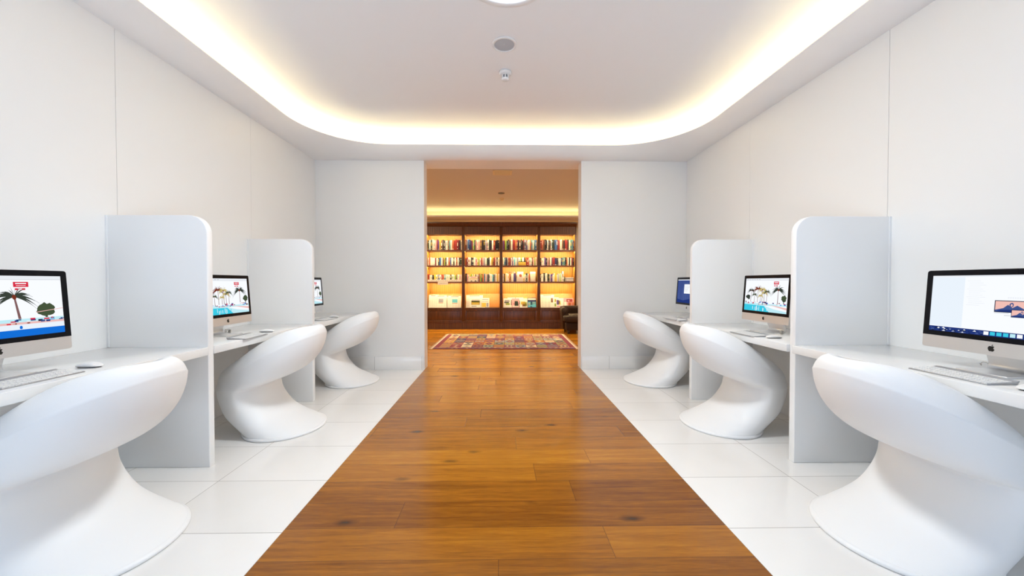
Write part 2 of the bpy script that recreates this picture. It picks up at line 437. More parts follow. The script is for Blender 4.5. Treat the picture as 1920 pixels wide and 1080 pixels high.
t = thing('smoke_detector', 'small white smoke detector on the ceiling beyond the speaker', 'smoke detector', (0.042, 3.40, ZC))
MB().lathe([(0.056, 0), (0.056, -0.02), (0.050, -0.028), (0.03, -0.03), (0.001, -0.03)], 32).build('base', M['white_trim'], t, smooth=True)
mb = MB()
for k in range(6):
    a = k * PI / 3; mb.box((-0.004, 0.024, -0.062), (0.004, 0.034, -0.028), 0, Matrix.Rotation(a, 4, 'Z'))
mb.build('cage', M['white_trim'], t)
MB().lathe([(0.036, -0.06), (0.036, -0.066), (0.026, -0.075), (0.001, -0.075)], 32).build('cap', M['white_trim'], t, smooth=True)
MB().lathe([(0.022, -0.029), (0.022, -0.06)], 24).build('sensor_chamber', M['alu_dark'], t)
t = thing('ceiling_vent', 'small rectangular cream framed vent in the library ceiling behind the lintel', 'vent', (0.027, 6.13, LZ))
mb = MB()
for lo, hi in (((-0.155, -0.125, -0.012), (0.155, -0.095, 0)), ((-0.155, 0.095, -0.012), (0.155, 0.125, 0)), ((-0.155, -0.095, -0.012), (-0.125, 0.095, 0)), ((0.125, -0.095, -0.012), (0.155, 0.095, 0))):
    mb.box(lo, hi)
mb.build('frame', M['cream'], t, bevel=0.002)
mb = MB()
for k in range(6): mb.box((-0.125, -0.088 + k * 0.032, -0.008), (0.125, -0.072 + k * 0.032, -0.001))
mb.box((-0.125, -0.095, -0.002), (0.125, 0.095, 0)); mb.build('louvre', M['cream'], t)
t = thing('ceiling_downlight', 'small dark round recessed downlight in the library ceiling', 'downlight', (0.012, 7.55, LZ))
MB().lathe([(0.068, 0), (0.068, -0.006), (0.055, -0.008), (0.055, 0)], 32).build('trim_ring', M['brass'], t, smooth=True)
MB().lathe([(0.054, -0.001), (0.001, -0.002)], 24).build('lens', M['dark_leg'], t)
t = thing('smoke_detector', 'tiny cream smoke detector on the library ceiling near the bookcase', 'smoke detector', (0.024, 8.03, LZ))
MB().lathe([(0.05, 0), (0.05, -0.018), (0.03, -0.03), (0.03, -0.045), (0.001, -0.047)], 28).build('housing', M['cream'], t, smooth=True)
MB().lathe([(0.051, -0.001), (0.058, -0.001), (0.058, -0.006), (0.051, -0.006)], 28).build('base', M['cream'], t)

# ------------------------------------------------------------------ desks and dividers
DLX, DRX = -1.812, 1.862
Y1, Y2, TH = 2.328, 3.606, 0.045
def divider(y, side, label):
    xf = DLX if side < 0 else DRX; xw = (WL if side < 0 else WR)
    w = abs(xw - xf); r = 0.11; pts = [(0, 0), (0, 1.565)]
    for k in range(11):
        a = PI / 2 - k / 10 * PI / 2
        pts.append((w - r + r * math.cos(a), 1.565 - r + r * math.sin(a)))
    pts += [(w, 0)]
    t = thing('desk_divider', label, 'divider', (xw, y, 0), 0, 'white dividers between the desks')
    MB().prism([(-side * x, z) for x, z in pts], TH).build('panel', M['solid'], t, bevel=0.004, angle=50)
    MB().box((min(0, -side * 0.012), -0.006, 0.752), (max(0, -side * 0.012), 0.0005, 1.563)).build('joint_strip', M['solid'], t)
    return t
divider(Y1, -1, 'white divider panel beside the left desk whose screen has a blue banner')
divider(Y2 - 0.0, -1, 'white divider panel in the left row behind the second computer, farther of its pair')
divider(Y1, 1, 'white divider panel beside the right desk whose screen is a nearly blank page')
divider(Y2, 1, 'white divider panel in the right row in front of the dark blue screen')
def desk(y0, y1, side, label):
    xw = WL if side < 0 else WR; xf = (DLX + 0.004) if side < 0 else (DRX - 0.02)
    t = thing('desk', label, 'desk', ((xw + xf) / 2, (y0 + y1) / 2, 0.70), 0, 'white desks along the walls')
    hx, hy = abs(xw - xf) / 2, (y1 - y0) / 2
    MB().box((-hx, -hy, 0), (hx, hy, 0.05)).build('desk_top', M['desk'], t, bevel=0.003)
    sx = side * hx
    MB().box((min(sx, sx - side * 0.02), -hy, -0.09), (max(sx, sx - side * 0.02), hy, 0)).build('support_rail', M['solid'], t)
    return t
g = 0.0005
desk(0.75, Y1 - g, -1, 'white wall desk in the left row nearest the camera')
desk(Y1 + TH + g, Y2 - g, -1, 'white wall desk between the two dividers of the left row')
desk(Y2 + TH + g, D - 0.002, -1, 'white wall desk in the left row beside the end wall')
desk(0.75, Y1 - g, 1, 'white wall desk in the right row nearest the camera')
desk(Y1 + TH + g, Y2 - g, 1, 'white wall desk between the two dividers of the right row')
desk(Y2 + TH + g, D - 0.002, 1, 'white wall desk in the right row beside the end wall')

# ------------------------------------------------------------------ chair
def catmull(P, n):
    out = []
    for i in range(len(P) - 1):
        p0, p1, p2, p3 = P[max(i - 1, 0)], P[i], P[i + 1], P[min(i + 2, len(P) - 1)]
        for k in range(n):
            t = k / n
            out.append([0.5 * (2 * b + (c - a) * t + (2 * a - 5 * b + 4 * c - d) * t * t + (3 * b - a - 3 * c + d) * t ** 3) for a, b, c, d in zip(p0, p1, p2, p3)])
    out.append(list(P[-1])); return out
# slices: back point (u,z), front point (u,z), half width, side lift, squareness, widest u
SL_LOW = [(-.290, .022, .268, .022, .300, 0, 2.0, -.01), (-.235, .042, .305, .060, .292, 0, 2.05, .03), (-.145, .076, .350, .105, .285, 0, 2.05, .09), (-.050, .122, .392, .160, .280, 0, 2.1, .15),
          (.025, .185, .422, .225, .278, 0, 2.1, .19), (.085, .258, .440, .290, .279, 0, 2.1, .215), (.112, .325, .448, .340, .281, 0, 2.1, .22)]
SL_CUSP = [(.112, .325, .448, .340, .281, 0, 2.1, .22), (.117, .352, .449, .350, .282, 0, 2.1, .22), (.098, .366, .449, .358, .283, -.001, 2.1, .215)]
SL_UP = [(.098, .366, .449, .358, .283, -.001, 2.1, .215), (-.018, .406, .449, .378, .287, -.006, 2.1, .18), (-.120, .456, .449, .396, .292, -.012, 2.1, .145), (-.205, .522, .448, .412, .297, -.018, 2.1, .115),
         (-.268, .602, .446, .424, .301, -.024, 2.1, .09), (-.302, .685, .442, .435, .304, -.028, 2.1, .075), (-.313, .752, .434, .446, .304, -.030, 2.1, .07)]
RIM = [(-.313, .752, .434, .446, .304, -.030, 2.1, .07), (-.306, .783, .427, .460, .276, .006, 2.1, .07), (-.291, .803, .410, .470, .238, .036, 2.1, .07), (-.265, .811, .378, .475, .203, .049, 2.05, .07),
       (-.232, .788, .345, .468, .172, .042, 2.0, .06), (-.19, .70, .28, .445, .140, .0, 2.0, .05), (-.12, .58, .20, .43, .085, -.03, 2.0, .04), (-.02, .49, .08, .43, .02, -0.01, 2.0, .03)]
def chair_ring(s, n=64):
    bu, bz, fu, fz, w, lift, e, uc = s
    r = []
    for j in range(n):
        a = 2 * PI * j / n; c, sn = math.cos(a), math.sin(a)
        cc = math.copysign(abs(c) ** (2 / e), c); ss = math.copysign(abs(sn) ** (2 / e), sn)
        u = uc + cc * ((fu - uc) if c > 0 else (uc - bu))
        q = (u - bu) / (fu - bu); q = q * q * (3 - 2 * q) * .5 + q * .5
        r.append((u, w * ss, bz + (fz - bz) * q + lift * sn * sn))
    return r
def make_chair(label):
    t = thing('moulded_chair', label, 'chair', (0, 0, 0), 0, 'white moulded chairs at the desks')
    rings = [chair_ring(s) for s in catmull(SL_LOW, 6) + catmull(SL_CUSP, 3)[1:] + catmull(SL_UP, 6)[1:] + catmull(RIM, 5)[1:]]
    MB().loft(rings).build('seat_shell', M['plastic'], t, smooth=True)
    base = [chair_ring(s) for s in ((-.285, 0, .252, 0, .292, 0, 2, -.01), (-.303, .003, .268, .003, .308, 0, 2, -.01), (-.307, .011, .272, .011, .311, 0, 2, -.01), (-.304, .019, .270, .019, .309, 0, 2, -.01), (-.288, .0235, .262, .0235, .298, 0, 2, -.01))]
    MB().loft(base).build('base_plate', M['plastic'], t, smooth=True)
    return t
ch = make_chair('white S-shaped moulded chair at the left desk whose screen has a blue banner')
ch.location = (-1.752, 1.63, 0); ch.rotation_euler = (0, 0, PI)
CG = 'white moulded chairs at the desks'
dup(ch, (-1.728, 2.985, 0), PI, 'white S-shaped moulded chair in the middle of the left row, between the two dividers')
dup(ch, (-1.735, 4.335, 0), PI, 'white S-shaped moulded chair in the left row closest to the end wall')
dup(ch, (1.788, 1.64, 0), 0, 'white S-shaped moulded chair at the right desk whose screen is a nearly blank page')
dup(ch, (1.785, 2.985, 0), 0, 'white S-shaped moulded chair in the middle of the right row, between the two dividers')
dup(ch, (1.745, 4.30, 0), 0, 'white S-shaped moulded chair at the desk with the dark blue screen')

# ------------------------------------------------------------------ computers
SW, SH = 0.476, 0.268        # lit picture
class Pic:                   # flat picture built of coloured shapes; (u, v) in 0..1, clipped to the picture
    def __init__(s): s.mb = MB(); s.mats = []; s.n = 0
    def poly(s, k, pts, lift=True):
        if lift: s.n += 1
        if k not in s.mats: s.mats.append(k)
        # clip to the unit square
        for ax, lim, sg in ((0, 0, 1), (0, 1, -1), (1, 0, 1), (1, 1, -1)):
            out = []
            for i in range(len(pts)):
                a, b = pts[i - 1], pts[i]
                ia, ib = sg * (a[ax] - lim) >= -1e-9, sg * (b[ax] - lim) >= -1e-9
                if ia != ib:
                    t = (lim - a[ax]) / (b[ax] - a[ax])
                    out.append((a[0] + (b[0] - a[0]) * t, a[1] + (b[1] - a[1]) * t))
                if ib: out.append(b)
            pts = out
            if len(pts) < 3: return
        y = -0.00002 * s.n
        s.mb.add([((u - 0.5) * SW, y, v * SH) for u, v in pts], [list(range(len(pts)))], s.mats.index(k))
    def rect(s, k, u0, v0, u1, v1, lift=True): s.poly(k, [(u0, v0), (u1, v0), (u1, v1), (u0, v1)], lift)
    def blob(s, k, u, v, ru, rv, n=12, jag=0.2, rnd=random):
        s.poly(k, [(u + ru * (1 + rnd.uniform(-jag, jag)) * math.cos(2 * PI * i / n), v + rv * (1 + rnd.uniform(-jag, jag)) * math.sin(2 * PI * i / n)) for i in range(n)])
    def palm(s, u, v0, v1, r, rnd, leaf='s_palm', trunk='s_trunk', lean=0.0, fr=13, tw=0.007):
        s.poly(trunk, [(u - tw, v0), (u + tw, v0), (u + tw * .6 - lean, v1), (u - tw * .6 - lean, v1)])
        s.n += 1
        fr = int(fr * 1.35)
        for k in range(fr):
            a = PI * (-0.10 + 1.20 * k / (fr - 1)) + rnd.uniform(-.07, .07); L = r * rnd.uniform(.82, 1.05)
            top, bot = [], []
            for i in range(7):
                q = i / 6; x = L * q * math.cos(a); y = L * q * math.sin(a) * 0.85 - 0.46 * r * q * q * (0.35 + abs(math.cos(a)))
                h = 0.042 * r * math.sin(PI * min(q + .15, 1)) + .002
                top.append((u - lean + x * 0.70, v1 + y + h)); bot.append((u - lean + x * 0.70, v1 + y - h))
            for i in range(6):
                s.poly(leaf, [bot[i], bot[i + 1], top[i + 1], top[i]], False)
        s.blob('s_brown', u - lean, v1 - 0.01, 0.06 * r, 0.15 * r, 8, .2, rnd)
def pic_resort(rnd, banner=False):
    p = Pic()
    p.rect('s_white', 0, 0, 1, 1)
    p.rect('s_bar', 0, .94, 1, 1); p.rect('s_grey', 0, .935, 1, .94)
    for i in range(6): p.rect('s_grey', .03 + i * .06, .96, .07 + i * .06, .975, False)
    o = .06 if banner else 0.0
    p.rect('s_red', .69 - o, .815, .80 - o, .90); p.rect('s_white', .705 - o, .865, .785 - o, .882); p.rect('s_white', .71 - o, .835, .78 - o, .842)
    p.rect('s_red', .70 - o, .765, .775 - o, .795); p.rect('s_white', .722 - o, .772, .75 - o, .788)
    if banner:
        p.palm(.66, .26, .66, .26, rnd, fr=17, lean=.03, tw=.011); p.palm(.22, .27, .6, .28, rnd, fr=15)
        p.blob('s_green', .86, .42, .075, .115, 22, .16, rnd); p.rect('s_green', .85, .27, .87, .38)
        p.rect('s_pink', .3, .405, .52, .412); [p.rect('s_trunk', x, .30, x + .005, .405) for x in (.34, .42, .50)]
        p.poly('s_pink', [(.78, .38), (1, .43), (1, .44), (.78, .39)])
        p.rect('s_pale', 0, .20, 1, .29); p.rect('s_pink', .45, .19, 1, .235)
    else:
        p.blob('s_palm', .09, .42, .06, .07, 14, .3, rnd)
        for (u, v1, r, lf) in ((.16, .63, .17, 's_palm'), (.25, .50, .13, 's_green'), (.33, .68, .22, 's_brown'), (.44, .66, .20, 's_gold'), (.49, .56, .17, 's_gold'), (.55, .60, .15, 's_green'), (.40, .47, .12, 's_gold')):
            p.palm(u, .27, v1, r, rnd, leaf=lf, fr=12, tw=.005)
        p.palm(.80, .26, .66, .25, rnd, fr=15, lean=.0, tw=.007)
        p.blob('s_green', .93, .42, .055, .09, 18, .2, rnd); p.rect('s_palm', .922, .26, .938, .38)
        p.rect('s_pale', 0, 0, 1, .24); p.poly('s_cyan', [(0, 0), (.62, 0), (.5, .17), (0, .19)])
        for i in range(16):
            x = rnd.uniform(0, .58); p.rect(rnd.choice(['s_pale', 's_sky', 's_cyan']), x, rnd.uniform(.0, .06), x + .012, rnd.uniform(.1, .17), i == 0)
        p.poly('s_white', [(.5, .18), (1, .2), (1, .05), (.72, .10)]); p.poly('s_pink', [(.6, .22), (1, .16), (1, .10), (.7, .19)])
    p.n += 1
    for i in range(34):
        x = rnd.uniform(0, 1); y = .245 + rnd.uniform(-.03, .03)
        p.rect(rnd.choice(['s_navy', 's_blue', 's_brown', 's_dark', 's_red', 's_white', 's_slate']), x, y, x + rnd.uniform(.01, .045), y + rnd.uniform(.012, .035), False)
    for i in range(10):
        x = rnd.uniform(.3, .62) if not banner else rnd.uniform(.55, .72); p.rect(rnd.choice(['s_brown', 's_red', 's_pink']), x, .205, x + .03, .225, False)
    if banner:
        p.rect('s_sky', 0, .11, 1, .2); p.blob('s_blue', .66, .15, .012, .03, 8, .1, rnd); p.rect('s_blue', 0, 0, 1, .115)
        p.poly('s_sky', [(0, 0), (.40, 0), (.36, .08), (0, .08)])
        p.blob('s_slate', .30, .05, .03, .02, 10, .3, rnd)
    return p
def pic_page(rnd):
    p = Pic(); p.rect('s_white', 0, 0, 1, 1); p.rect('s_sky', 0, .10, .27, .97); p.rect('s_bar', 0, .975, 1, 1)
    for i in range(13): p.rect('s_bar', .29 + (.015 if i % 4 else 0), .9 - i * .034, .29 + .10 + .02 * (i % 3), .907 - i * .034, i == 0)
    for i in range(7): p.rect('s_bar', .585 + i * .015, .625, .595 + i * .015, .645, i == 0)
    def tiny(u, v, w, h):
        p.rect('s_dark', u, v, u + w, v + h); p.rect('s_peach', u + w * .03, v + h * .06, u + w * .97, v + h * .94)
        p.poly('s_slate', [(u + w * .03, v + h * .06), (u + w * .97, v + h * .06), (u + w * .97, v + h * .35), (u + w * .75, v + h * .62), (u + w * .6, v + h * .4), (u + w * .45, v + h * .66), (u + w * .3, v + h * .36), (u + w * .03, v + h * .2)])
        p.poly('s_navy', [(u + w * .03, v + h * .06), (u + w * .9, v + h * .06), (u + w * .5, v + h * .26), (u + w * .2, v + h * .2)])
        p.blob('s_slate', u + w * .57, v + h * .64, w * .07, h * .2, 10, .1, rnd); p.blob('s_peach', u + w * .57, v + h * .62, w * .035, h * .11, 10, .1, rnd)
    tiny(.50, .40, .20, .19); tiny(.615, .33, .12, .12)
    p.rect('s_grey', .5, .385, .6, .392); p.rect('s_grey', .57, .35, .61, .357)
    p.rect('s_navy', 0, 0, 1, .085); p.n += 1
    for i in range(60):
        x = rnd.uniform(0, .42); y = rnd.uniform(0, .06); w = rnd.uniform(.008, .035)
        p.poly(rnd.choice(['s_dark', 's_dark', 's_slate', 's_white', 's_desk2', 's_navy']), [(x, y), (x + w, y), (x + w * .6, y + w * .8)], False)
    p.n += 1
    for i, k in enumerate(['s_white', 's_cyan', 's_cyan', 's_cyan', 's_pale', 's_white', 's_blue', 's_cyan', 's_red', 's_gold', 's_white', 's_cyan']):
        p.rect(k, .44 + i * .045, .015, .475 + i * .045, .072, False)
    return p
def pic_desktop(rnd):
    p = Pic(); p.rect('s_desk', 0, 0, 1, 1); p.n += 1
    for i in range(40):
        x = rnd.uniform(0, 1); p.rect('s_desk2', x, 0.08, x + rnd.uniform(.004, .02), rnd.uniform(.3, 1), False)
    p.poly('s_navy', [(0, 0), (1, 0), (1, .12), (.6, .18), (.3, .1), (0, .16)])
    p.rect('s_white', .33, .40, .72, .80); p.rect('s_bar', .33, .76, .72, .80); p.rect('s_bar', 0, .965, 1, 1)
    for i in range(5): p.rect('s_grey', .36, .70 - i * .05, .6 - .03 * i, .71 - i * .05, i == 0)
    return p
def rounded(x0, z0, x1, z1, r, corners, n=6):
    pts = []
    for cx, cz, a0, on in ((x0 + r, z0 + r, PI, corners[0]), (x1 - r, z0 + r, 1.5 * PI, corners[1]), (x1 - r, z1 - r, 0, corners[2]), (x0 + r, z1 - r, .5 * PI, corners[3])):
        if not on: pts.append((x0 if cx < (x0 + x1) / 2 else x1, z0 if cz < (z0 + z1) / 2 else z1)); continue
        for k in range(n + 1):
            a = a0 + k / n * PI / 2; pts.append((cx + r * math.cos(a), cz + r * math.sin(a)))
    return pts
def emblem(s):          # apple outline with a bite, plus the leaf
    body = [(0, .62), (.12, .66), (.30, .70), (.50, .62), (.62, .48)]
    body += [(.48, .38), (.42, .22), (.44, .04), (.54, -.08), (.68, -.16)]
    body += [(.60, -.40), (.46, -.62), (.30, -.72), (.14, -.70), (0, -.64), (-.14, -.70), (-.32, -.70), (-.50, -.52), (-.64, -.24), (-.70, .06), (-.66, .32), (-.52, .56), (-.32, .68), (-.12, .66)]
    leaf = [(.02, .74), (.06, .92), (.18, 1.06), (.32, 1.12), (.31, .96), (.22, .82), (.10, .75)]
    return [(x * s, z * s) for x, z in body], [(x * s, z * s) for x, z in leaf]
def make_computer(label, loc, rz, pic):
    t = thing('desktop_computer', label, 'computer', loc, rz)
    bw, zb, zt = 0.264, 0.080, 0.457; zs = 0.140; tilt = Matrix.Translation((0, -0.03, zb)) @ Matrix.Rotation(math.radians(-4), 4, 'X') @ Matrix.Translation((0, 0, -zb))
    def place(o): o.matrix_local = tilt; return o
    # aluminium body: thin at the rim, bulging behind
    front = rounded(-bw, zb, bw, zt, 0.012, (1, 1, 1, 1))
    cx, cz = 0, (zb + zt) / 2
    ringf = lambda y, k: [(x * k if k < 1 else x, y, cz + (z - cz) * k) for x, z in front]
    place(MB().loft([ringf(0.0, 1), ringf(0.004, 1), ringf(0.010, .965), ringf(0.024, .75), ringf(0.034, .45), ringf(0.037, .2)]).build('housing', M['alu'], t, smooth=True)).data.set_sharp_from_angle(angle=math.radians(40))
    place(MB().prism(rounded(-bw + .0006, zs, bw - .0006, zt - .0006, 0.0115, (0, 0, 1, 1)), -0.0016, z0=-0.0002).build('bezel', M['glass_black'], t))
    pz = zs + 0.0225
    sc = pic.mb.build('screen', [M[k] for k in pic.mats], t)
    sc.matrix_local = tilt @ Matrix.Translation((0, -0.0020, pz))
    b, l = emblem(0.0165); mb = MB()
    zc = (zb + zs) / 2 - .001
    mb.prism([(x, z + zc) for x, z in b], -0.0005, z0=-0.0001); mb.prism([(x, z + zc) for x, z in l], -0.0005, z0=-0.0001)
    place(mb.build('front_emblem', M['logo'], t))
    # stand: foot plate and upright in one bent sheet
    prof = [(-0.075, 0.0), (-0.075, 0.006), (0.062, 0.0075), (0.075, 0.014), (0.078, 0.03), (0.058, 0.10), (0.034, 0.18), (0.012, 0.24), (0.022, 0.24), (0.046, 0.18), (0.070, 0.10), (0.091, 0.03), (0.089, 0.008), (0.080, 0.0)]
    rows = [[(x, y, z) for y, z in prof] for x in (-0.088, 0.088)]
    MB().loft(rows).build('stand', M['alu'], t, bevel=0.0015, angle=60)
    return t
def seated(x, y, side): return (x, y, 0.7505), (PI / 2 if side < 0 else -PI / 2)
rnd = random.Random(3)
CP = [(-2.07, 1.588, -1, pic_resort(rnd, True), 'silver desktop computer whose screen shows one big palm above a blue banner'),
      (-2.03, 2.845, -1, pic_resort(rnd), 'silver desktop computer showing palms and pool, in the left row between the dividers'),
      (-2.02, 4.078, -1, pic_resort(rnd), 'silver desktop computer mostly hidden behind the far left divider, palms on its screen'),
      (2.10, 1.588, 1, pic_page(rnd), 'silver desktop computer showing a nearly blank white page with two small pictures'),
      (2.07, 2.955, 1, pic_resort(rnd), 'silver desktop computer showing palms and pool, in the right row between the dividers'),
      (2.07, 4.19, 1, pic_desktop(rnd), 'silver desktop computer with a dark blue screen and a white window')]
for x, y, sd, pc, lb in CP:
    loc, rz = seated(x + sd * 0.06, y, sd); make_computer(lb, loc, rz, pc)

def make_keyboard(label, loc, rz):
    t = thing('keyboard', label, 'keyboard', loc, rz, 'slim keyboards in front of the computers')
    w, d = 0.1395, 0.065
    pts = [(-d, 0), (-d, 0.004), (d * .8, 0.0105), (d, 0.016), (d, 0.012), (d * .86, 0.0)]
    rows = [[(x, y, z) for y, z in pts] for x in (-w, w)]
    MB().loft(rows).build('base', M['key_bed'], t, bevel=0.0012, angle=50)
    mb = MB()
    rowsk = [[1] * 14, [1] * 13 + [1.5], [1.5] + [1] * 13, [1.8] + [1] * 11 + [1.7], [2.3] + [1] * 10 + [2.3], [1, 1, 1, 1.2, 4.9, 1.2, 1, 1, 1, 1]]
    rowsk.reverse(); yk = -d + 0.006
    for i, r in enumerate(rowsk):
        h = 0.0185 if i < 5 else 0.011; tot = sum(r); u = (2 * w - 0.008) / tot; x = -w + 0.004
        for k in r:
            z = 0.004 + 0.0065 * (yk + d) / (1.8 * d)
            mb.box((x + 0.0012, yk, z - 0.002), (x + k * u - 0.0012, yk + h - 0.0028, z + 0.0024)); x += k * u
        yk += h
    mb.build('keys', M['key'], t)
    return t
kb = make_keyboard('thin white and silver keyboard in front of the screen with the blue banner', *seated(-1.925, 1.55, -1))
KG = 'slim keyboards in front of the computers'
for x, y, sd, a, lb in ((-1.86, 2.765, -1, .06, 'thin white and silver keyboard on the left desk between the two dividers'), (-1.885, 4.03, -1, -.05, 'thin white and silver keyboard on the left desk beside the end wall'),
                     (1.945, 1.55, 1, 0.0, 'thin white and silver keyboard in front of the nearly blank white page'), (1.90, 2.82, 1, 0.0, 'thin white and silver keyboard on the right desk between the two dividers'),
                     (1.885, 4.01, 1, .03, 'thin white and silver keyboard in front of the dark blue screen')):
    loc, rz = seated(x, y, sd); dup(kb, loc, rz + a, lb)
def make_mouse(label, loc, rz):
    t = thing('computer_mouse', label, 'mouse', loc, rz, 'white mice beside the keyboards')
    def ring(k, z, n=32):
        r = []
        for j in range(n):
            a = 2 * PI * j / n; c, s = math.cos(a), math.sin(a)
            x = .0285 * k * math.copysign(abs(c) ** .8, c); y = .0565 * k * math.copysign(abs(s) ** .8, s)
            r.append((x, y, z * (1 - .45 * (y / .0565) ** 2) if z > .008 else z))
        return r
    MB().loft([ring(.80, 0.0), ring(.86, .004), ring(.97, .0085)]).build('base', M['alu_dark'], t, smooth=True)
    MB().loft([ring(.98, .0085), ring(1.0, .0105), ring(.985, .0145), ring(.9, .0185), ring(.7, .0208), ring(.4, .0217), ring(.05, .022)]).build('top_shell', M['key'], t, smooth=True)
    return t
ms = make_mouse('white mouse beside the keyboard under the screen with the blue banner', *seated(-1.945, 1.785, -1))
MG = 'white mice beside the keyboards'
for x, y, sd, a, lb in ((-1.89, 3.03, -1, .1, 'white mouse on the left desk between the two dividers'), (-1.91, 4.285, -1, .1, 'white mouse on the left desk beside the end wall'),
                     (1.965, 1.335, 1, -.1, 'white mouse on the right desk under the nearly blank white page'), (1.95, 2.63, 1, .05, 'white mouse on the right desk between the two dividers'),
                     (1.865, 3.80, 1, .1, 'white mouse beside the keyboard of the dark blue screen')):
    loc, rz = seated(x, y, sd); dup(ms, loc, rz + a, lb)
def cable(label, x, y, dx, dy, turns, r=.0075):
    mb = MB(); pts = []; n = turns * 14
    for i in range(n):
        q = i / (n - 1); a = q * turns * 2 * PI
        wx = .012 * math.sin(q * 9); wy = .010 * math.cos(q * 7)
        pts.append((x + dx * q + r * math.cos(a) + wx, y + dy * q + .004 * math.sin(a) + wy, 0.7505 + .0095 + r * math.sin(a) + .012 * math.sin(q * PI)))
    mb.tube(pts, 0.0015, 5)
    t = thing('security_cable', label, 'cable', (0, 0, 0), 0, 'coiled security cables by the computers')
    mb.build('coil', M['steel'], t, smooth=True)
    e = pts[0]
    MB().lathe([(0.007, 0), (0.009, .002), (0.009, .022), (0.006, .026), (0.001, .026)], 16, c=(e[0], e[1], 0.7507)).build('lock', M['steel'], t, smooth=True)
cable('coiled steel security cable on the desk under the nearly blank white page', 2.30, 1.50, -.02, .24, 9)
cable('coiled steel security cable beside the computer stand on the right desk between the dividers', 2.13, 2.80, .03, .035, 4, .011)
cable('coiled steel security cable beside the computer stand on the left desk between the dividers', -2.16, 2.97, .02, -.02, 4, .011)

# ------------------------------------------------------------------ bookcase bays
BX0, BP, YF, YK = -1.857, 0.932, 9.2, 9.54
SHZ = (1.949, 1.567, 1.167); STH = 0.027
BAYN = ('first', 'second', 'third', 'fourth')
BLAB = ('dark wood bookcase bay displaying two rows of white newspapers, at the left end', 'dark wood bookcase bay with two newspapers and an empty space at its bottom',
        'dark wood bookcase bay with a row of colourful magazines at its bottom', 'dark wood bookcase bay with a pink magazine at its bottom, behind the armchair')
for b in range(4):
    x0, x1 = BX0 + b * BP, BX0 + (b + 1) * BP
    xc = (x0 + x1) / 2; hw = BP / 2 - 0.0005
    t = thing('bookcase', BLAB[b], 'bookcase', (xc, YF, 0), 0, 'bays of the library bookcase')
    for sx in (-1, 1):
        a, c = sx * hw, sx * (hw - 0.033)
        MB().box((min(a, c), 0, 0.166), (max(a, c), YK - YF, 2.52)).build('upright', M['mahogany'], t, bevel=0.003)
        MB().box((min(sx * (hw - .034), sx * (hw - .040)), 0.03, 0.52), (max(sx * (hw - .034), sx * (hw - .040)), YK - YF - .012, 2.32)).build('side_lining', M['shelf_back'], t)
    iw = hw - 0.041
    MB().box((-iw - .006, YK - YF - 0.012, 0.5), (iw + .006, YK - YF, 2.34)).build('back_panel', M['shelf_back'], t)
    mb = MB(); pr = [(0.02, 2.52), (-0.01, 2.525), (-0.02, 2.545), (-0.045, 2.565), (-0.06, 2.60), (-0.06, 2.622), (0.30, 2.622), (0.30, 2.52)]
    mb.loft([[(sx * hw, y, z) for y, z in pr] for sx in (-1, 1)]).build('crown', M['mahogany'], t)
    MB().box((-hw + .034, 0.004, 2.323), (hw - .034, 0.03, 2.52)).build('frieze', M['mahogany_bead'], t)
    MB().box((-iw, 0.03, 2.335), (iw, YK - YF - .013, 2.36)).build('top_board', M['shelf_wood'], t)
    for z in SHZ:
        sh = MB().box((-iw, 0.012, z - STH), (iw, YK - YF - .013, z)).box((-iw, 0.010, z - STH - .015), (iw, 0.024, z - STH + .004)).build('shelf', M['shelf_wood'], t, bevel=0.002)
    sh = MB().box((-iw - .006, -0.012, 0.485), (iw + .006, YK - YF - .013, 0.52)).build('display_shelf', M['mahogany'], t, bevel=0.003)
    pr = [(.145, .522), (.155, .522), (YK - YF - .014, .845), (YK - YF - .014, .86)]
    MB().loft([[(sx * iw, y, z) for y, z in pr] for sx in (-1, 1)]).build('display_board', M['honey_board'], t)
    for z in (2.334,) + tuple(z - STH for z in SHZ):
        MB().box((-iw + .01, 0.034, z - 0.008), (iw - .01, 0.048, z - .001)).build('light_strip', M['shelf_led'], t)
    # cabinet door with a raised frame and panel
    d = MB().box((-hw + .034, 0.008, 0.176), (hw - .034, 0.03, 0.484)).build('door', M['mahogany'], t, bevel=0.002)
    mb = MB(); a = hw - .034
    for lo, hi in (((-a, -.008, .176), (a, .008, .215)), ((-a, -.008, .445), (a, .008, .484)), ((-a, -.008, .215), (-a + .05, .008, .445)), ((a - .05, -.008, .215), (a, .008, .445))): mb.box(lo, hi)
    mb.build('door_frame', M['mahogany'], d, bevel=0.003)
    MB().box((-hw, -0.004, 0), (hw, 0.02, 0.150)).build('plinth', M['mahogany_bead'], t)
    MB().box((-hw, -0.014, 0.150), (hw, 0.03, 0.176)).build('plinth_moulding', M['mahogany'], t, bevel=0.004)

